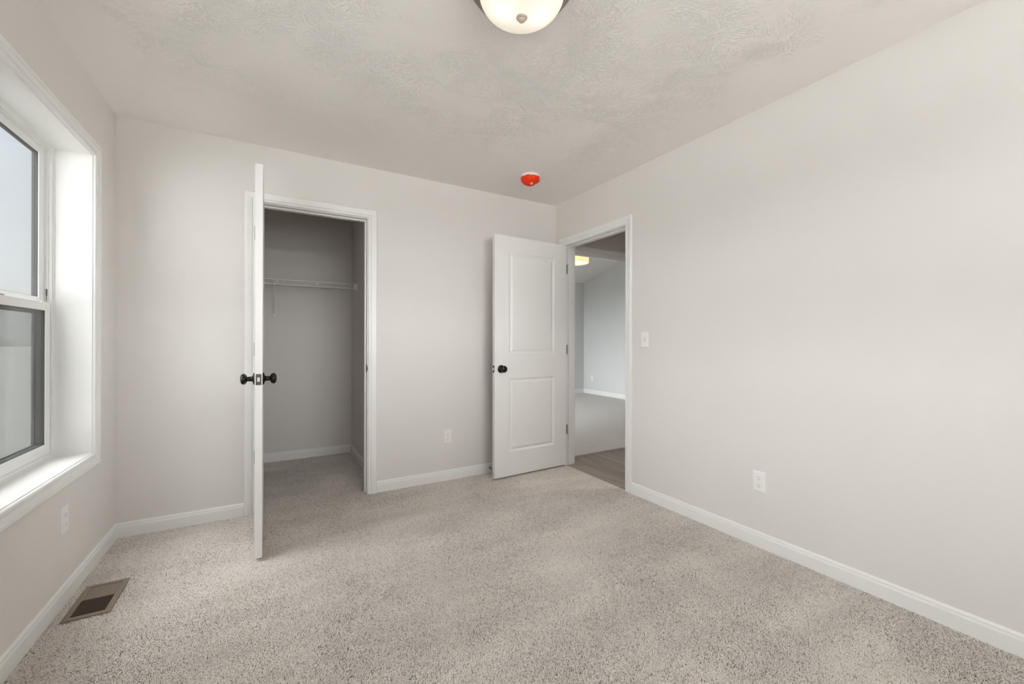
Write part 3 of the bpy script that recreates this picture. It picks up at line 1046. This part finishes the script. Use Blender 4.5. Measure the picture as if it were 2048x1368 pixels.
def plate_mesh(b, w=0.070, h=0.1145, d=0.0055):
    rings = []
    for ins, dd in ((0, 0), (0, d * 0.45), (0.0025, d * 0.85), (0.006, d)):
        rings.append([(-w / 2 + ins, -dd, -h / 2 + ins), (w / 2 - ins, -dd, -h / 2 + ins), (w / 2 - ins, -dd, h / 2 - ins), (-w / 2 + ins, -dd, h / 2 - ins)])
    b.loops(rings, True, (True, True))


def outlet(loc, rotz, label):
    """local -y faces the room"""
    root = empty('wall_outlet', loc, rotz)
    tag(root, label, 'outlet', group='wall outlets')
    b = MB()
    plate_mesh(b)
    b.build('cover_plate', M['plate'], root)
    for zc in (0.0195, -0.0195):
        b = MB()
        rg = []
        for s, dd in ((1.0, 0.0045), (1.0, 0.0078), (0.93, 0.0085)):
            r = []
            for k in range(28):
                a = 2 * math.pi * k / 28
                x = max(-0.0172, min(0.0172, 0.0172 * 1.16 * math.cos(a)))
                r.append((x * s, -dd, zc + 0.0145 * s * math.sin(a)))
            rg.append(r)
        b.loops(rg, True, (False, True))
        rc = b.build('receptacle', M['plate'], root)
        b = MB()
        b.box(-0.0078, -0.0058, -0.0089, -0.0083, zc - 0.001, zc + 0.0075)
        b.box(0.0056, 0.0074, -0.0089, -0.0083, zc + 0.0005, zc + 0.0070)
        b.lathe([(0.0003, -0.0083), (0.0026, -0.0083), (0.0026, -0.0089), (0.0003, -0.0089)], (0, 0, zc - 0.0075), 'y', 12)
        b.build('slot', M['slot'], rc)
    b = MB()
    b.lathe([(0.0003, -0.0053), (0.003, -0.0053), (0.0026, -0.0064), (0.0003, -0.0066)], (0, 0, 0), 'y', 12)
    b.build('screw', M['plate'], root)
    return root


outlet((1.254, YB, 0.3560), 0.0, 'white duplex outlet on the back wall between the two doors')
outlet((XR, 1.299, 0.3610), math.radians(-90), 'white duplex outlet low on the right wall')
outlet((XL, 2.531, 0.3600), math.radians(90), 'white duplex outlet under the window')
outlet((RXR, 6.985, 0.345), math.radians(-90), 'small white outlet on the grey wall seen through the doorway')

sw = empty('light_switch', (XR, 2.118, 1.1550), math.radians(-90))
tag(sw, 'white toggle light switch on the right wall beside the hall doorway', 'light switch')
b = MB()
plate_mesh(b)
b.build('cover_plate', M['plate'], sw)
b = MB()
b.box(-0.0052, 0.0052, -0.0062, -0.0045, -0.0120, 0.0120)
tag(b.build('toggle_slot', M['toggle_slot'], sw), 'grey toggle slot')
b = MB()
b.loops([[(-0.0045, -0.005, -0.009), (0.0045, -0.005, -0.009), (0.0045, -0.005, 0.006), (-0.0045, -0.005, 0.006)],
         [(-0.0036, -0.0145, 0.001), (0.0036, -0.0145, 0.001), (0.0036, -0.0165, 0.0085), (-0.0036, -0.0165, 0.0085)]], True, (False, True))
b.build('toggle', M['plate'], sw)
for zc in (0.0302, -0.0302):
    b = MB()
    b.lathe([(0.0003, -0.0053), (0.003, -0.0053), (0.0026, -0.0064), (0.0003, -0.0066)], (0, 0, zc), 'y', 12)
    b.build('screw', M['plate'], sw)

# ------------------------------------------------------------------ floor register
x0, x1, y0, y1 = VENT
vt = empty('floor_vent', ((x0 + x1) / 2, (y0 + y1) / 2, 0))
tag(vt, 'taupe metal floor vent in the carpet under the window', 'floor vent')
hx, hy = (x1 - x0) / 2, (y1 - y0) / 2
b = MB()
ix, iy = hx - 0.021, hy - 0.021
rings = []
for (ax, ay, z) in ((hx, hy, -0.006), (hx, hy, 0.0035), (hx - 0.004, hy - 0.004, 0.0062), (ix + 0.003, iy + 0.003, 0.0068), (ix, iy, 0.0045), (ix, iy, -0.006)):
    rings.append([(-ax, -ay, z), (ax, -ay, z), (ax, ay, z), (-ax, ay, z)])
b.loops(rings, True)
b.build('vent_frame', M['vent'], vt)
b = MB()
b.box(-ix, ix, -iy, iy, -0.0068, -0.0060)  # near-black sheet stands in for the shade inside the duct
tag(b.build('duct', M['duct'], vt), 'black sheet standing for the shaded duct')
yd = 0.012       # the plain far half starts here
b = MB()
b.box(-ix, ix, yd, iy, -0.0005, 0.0030, 0.0004)
b.build('damper_panel', M['vent'], vt)
ns = 9
pitch = (yd + iy) / ns
for k in range(ns):
    yy = yd - pitch * (k + 0.78)
    b = MB()
    t = 0.0013
    b.loops([[(s * ix, yy - 0.0022, 0.0042), (s * ix, yy - 0.0022 + t, 0.0042), (s * ix, yy + 0.0035 + t, -0.0055), (s * ix, yy + 0.0035, -0.0055)] for s in (-1, 1)],
            True, (True, True))
    b.build('louver', M['vent'], vt)

# ------------------------------------------------------------------ ceiling lamp of the bedroom
LX, LY = 0.785, 1.285
lp = empty('ceiling_light', (LX, LY, H))
tag(lp, 'frosted glass bowl ceiling light with dark metal pan, lit', 'ceiling light')
b = MB()
b.lathe([(0.150, 0.0), (0.192, 0.0), (0.193, -0.006), (0.187, -0.013), (0.181, -0.017), (0.179, -0.025), (0.173, -0.030), (0.169, -0.038), (0.162, -0.042), (0.157, -0.034), (0.060, -0.006), (0.0005, -0.006)],
        (0, 0, 0), 'z', 72, (False, False))
b.build('lamp_pan', M['pan'], lp, True, 30)
b = MB()
prof = []
for k in range(15):
    a = math.pi / 2 * k / 14
    prof.append((max(0.0008, 0.155 * math.cos(a) ** 0.92), -0.038 - 0.086 * math.sin(a)))
b.lathe(prof, (0, 0, 0), 'z', 72, (False, True))
tag(b.build('glass_bowl', M['bowl'], lp, True, 60), 'glowing frosted white glass bowl')
b = MB()
b.lathe([(0.0005, -0.120), (0.0195, -0.1205), (0.0205, -0.125), (0.018, -0.128), (0.0128, -0.129), (0.0135, -0.133), (0.011, -0.137), (0.005, -0.1395), (0.0005, -0.140)], (0, 0, 0), 'z', 32)
b.build('finial', M['finial'], lp, True, 40)


def bulb(name, loc, power, col, r):
    d = bpy.data.lights.new(name, 'POINT')
    d.energy = power
    d.color = col
    d.shadow_soft_size = r
    o = bpy.data.objects.new(name, d)
    COL.objects.link(o)
    o.location = loc
    return o


for dx, dy in ((0.055, -0.02), (-0.055, 0.02)):
    bulb('lamp_bulb', (LX + dx, LY + dy, H - 0.070), 0.13, (1.0, 0.86, 0.68), 0.022)

# unseen downlight added to brighten the hall floor
hd = empty('added_hall_light', (2.95, 2.10, H))
tag(hd, 'unseen round downlight added in the hall ceiling for fill', 'ceiling light')
b = MB()
b.lathe([(0.050, -0.001), (0.052, -0.006), (0.075, -0.004), (0.076, 0.001)], (0, 0, 0), 'z', 40, (False, False))
b.build('trim_ring', M['plate'], hd, True)
b = MB()
b.lathe([(0.0005, -0.002), (0.051, -0.002)], (0, 0, 0), 'z', 40, (True, False))
b.build('lens', M['drum_lens'], hd)
d = bpy.data.lights.new('added_hall_spot', 'SPOT')
d.energy = 42
d.color = (1.0, 0.90, 0.80)
d.spot_size = math.radians(100)
d.spot_blend = 0.7
d.shadow_soft_size = 0.05
o = bpy.data.objects.new('added_hall_spot', d)
COL.objects.link(o)
o.location = (2.95, 2.10, H - 0.012)

# ------------------------------------------------------------------ smoke detector with its dust cover still on
DX, DY = 1.748, 2.728
sd = empty('smoke_detector', (DX, DY, H))
tag(sd, 'white smoke detector on the ceiling with orange red dust cover', 'smoke detector')
b = MB()
b.lathe([(0.0005, 0.0), (0.072, 0.0), (0.074, -0.004), (0.074, -0.012), (0.071, -0.020), (0.066, -0.026), (0.060, -0.030), (0.0005, -0.030)], (0, 0, 0), 'z', 48)
b.build('detector_base', M['detector'], sd, True, 40)
b = MB()


def crumple(a, k, h):
    return 1 + 0.028 * math.sin(5 * a + k) + 0.022 * math.sin(9 * a - 2 * k) + (0.10 * math.cos(a - 2.4) if h < -0.05 else 0.0)


b.lathe([(0.070, -0.016), (0.0725, -0.020), (0.073, -0.028), (0.071, -0.040), (0.065, -0.050), (0.054, -0.058), (0.044, -0.064), (0.034, -0.071), (0.026, -0.075), (0.010, -0.077), (0.0008, -0.0775)],
        (0, 0, 0), 'z', 56, (False, True), crumple)
b.build('dust_cover', M['redcover'], sd, True, 60)
b = MB()
b.lathe([(0.0004, 0.0), (0.013, 0.0), (0.012, -0.0012), (0.0004, -0.002)], (0, 0, 0), 'z', 20)
st = b.build('cover_label', M['sticker'], sd, True)
st.location = (-0.007, -0.030, -0.0725)
st.rotation_euler = Vector((0.10, 0.42, 0.90)).to_track_quat('Z', 'Y').to_euler()
tag(st, 'pale sticker on the cover')

# ------------------------------------------------------------------ wire shelf in the closet
SY0, SY1, SZ = 4.228, CY1, 1.690
wsf = empty('wire_shelf', (0.0, SY1, SZ))
tag(wsf, 'white coated wire shelf on the closet back wall', 'shelf')


def spart(b, name, parent=None, m='wire', smooth=True):
    o = b.build(name, M[m], None, smooth)
    o.parent = parent or wsf
    if parent is None:
        o.matrix_parent_inverse = Matrix.Translation((0, -SY1, -SZ))
    return o


xa, xb = XL + 0.012, CXR - 0.006
b = MB()
b.tube((xa, SY0, SZ), (xb, SY0, SZ), 0.0045, 10)
spart(b, 'front_rail')
b = MB()
b.tube((xa, SY0, SZ - 0.040), (xb, SY0, SZ - 0.040), 0.0045, 10)
spart(b, 'lower_rail')
b = MB()
b.tube((xa, SY1 - 0.006, SZ - 0.003), (xb, SY1 - 0.006, SZ - 0.003), 0.003, 8)
b.tube((xa, (SY0 + SY1) / 2, SZ - 0.005), (xb, (SY0 + SY1) / 2, SZ - 0.005), 0.003, 8)
spart(b, 'back_rail')
b = MB()
k = 0
xx = xa + 0.02
while xx < xb - 0.005:
    b.tube((xx, SY1 - 0.004, SZ), (xx, SY0, SZ + 0.002), 0.0013, 6)
    xx += 0.0254
    k += 1
spart(b, 'wire_deck')
for xx in (-0.30, 0.040, 0.363):
    b = MB()
    b.box(xx - 0.005, xx + 0.005, SY0 - 0.004, SY0 + 0.003, SZ - 0.041, SZ + 0.001, 0.001)
    spart(b, 'lip_tie')
b = MB()
b.box(CXR - 0.030, CXR - 0.001, SY0 - 0.009, SY0 + 0.012, SZ - 0.047, SZ + 0.006, 0.003)
b.box(CXR - 0.0035, CXR + 0.0005, SY0 - 0.018, SY0 + 0.022, SZ - 0.062, SZ + 0.018, 0.001)
spart(b, 'end_bracket')
for xx in (0.020, -0.62):
    b = MB()
    b.tube((xx, SY0 + 0.002, SZ - 0.042), (xx, SY1 - 0.010, 1.390), 0.0042, 8)
    b.tube((xx, SY0 + 0.002, SZ - 0.042), (xx, SY0 + 0.010, SZ - 0.028), 0.006, 8)
    br = spart(b, 'support_brace')
    b = MB()
    b.box(xx - 0.011, xx + 0.011, SY1 - 0.016, SY1 - 0.0005, 1.374, 1.402, 0.002)
    spart(b, 'wall_clip', br)

# ------------------------------------------------------------------ door stop on the baseboard behind the open door
ds = empty('door_stop', (1.642, YB - 0.012, 0.045))
tag(ds, 'small spring door stop with black tip behind the open bedroom door', 'door stop')
b = MB()
b.lathe([(0.0005, 0.0), (0.011, 0.0), (0.010, -0.004), (0.0055, -0.006), (0.0055, -0.060), (0.0005, -0.060)], (0, 0, 0), 'y', 16)
b.build('spring', M['nickel'], ds, True)
b = MB()
b.lathe([(0.0005, -0.058), (0.008, -0.058), (0.009, -0.066), (0.006, -0.074), (0.0005, -0.075)], (0, 0, 0), 'y', 16)
tag(b.build('rubber_tip', M['rubber'], ds, True), 'black rubber tip')

# ------------------------------------------------------------------ drum light in the far room
GX, GY, GZ, GR = 4.02, 5.00, 2.350, 0.208
dl = empty('drum_light', (GX, GY, GZ))
tag(dl, 'warm glowing drum ceiling light in the second room', 'ceiling light')
b = MB()
b.lathe([(GR - 0.006, 0.0), (GR, 0.0), (GR, 0.150), (GR - 0.006, 0.150)], (0, 0, 0), 'z', 64, (False, False))
b.bm.faces.ensure_lookup_table()
tag(b.build('drum_shade', M['drum'], dl, True, 40), 'warm beige drum shade')
b = MB()
b.lathe([(GR - 0.007, 0.006), (GR * 0.6, -0.004), (0.0008, -0.009)], (0, 0, 0), 'z', 64, (False, True))
tag(b.build('lens', M['drum_lens'], dl, True, 40), 'bright cream lens')
b = MB()
b.lathe([(0.0005, -0.006), (0.011, -0.007), (0.010, -0.016), (0.0005, -0.019)], (0, 0, 0), 'z', 20)
b.build('finial', M['latch'], dl, True)
zc = 2.450 + 0.243 * (RY1 - GY)
b = MB()
b.lathe([(0.008, 0.02), (0.008, zc - GZ - 0.04), (0.060, zc - GZ - 0.03), (0.065, zc - GZ + 0.012), (0.0005, zc - GZ + 0.012)], (0, 0, 0), 'z', 24)
b.build('stem', M['latch'], dl, True)
bulb('drum_bulb', (GX, GY, GZ + 0.08), 2.2, (1.0, 0.78, 0.52), 0.03)
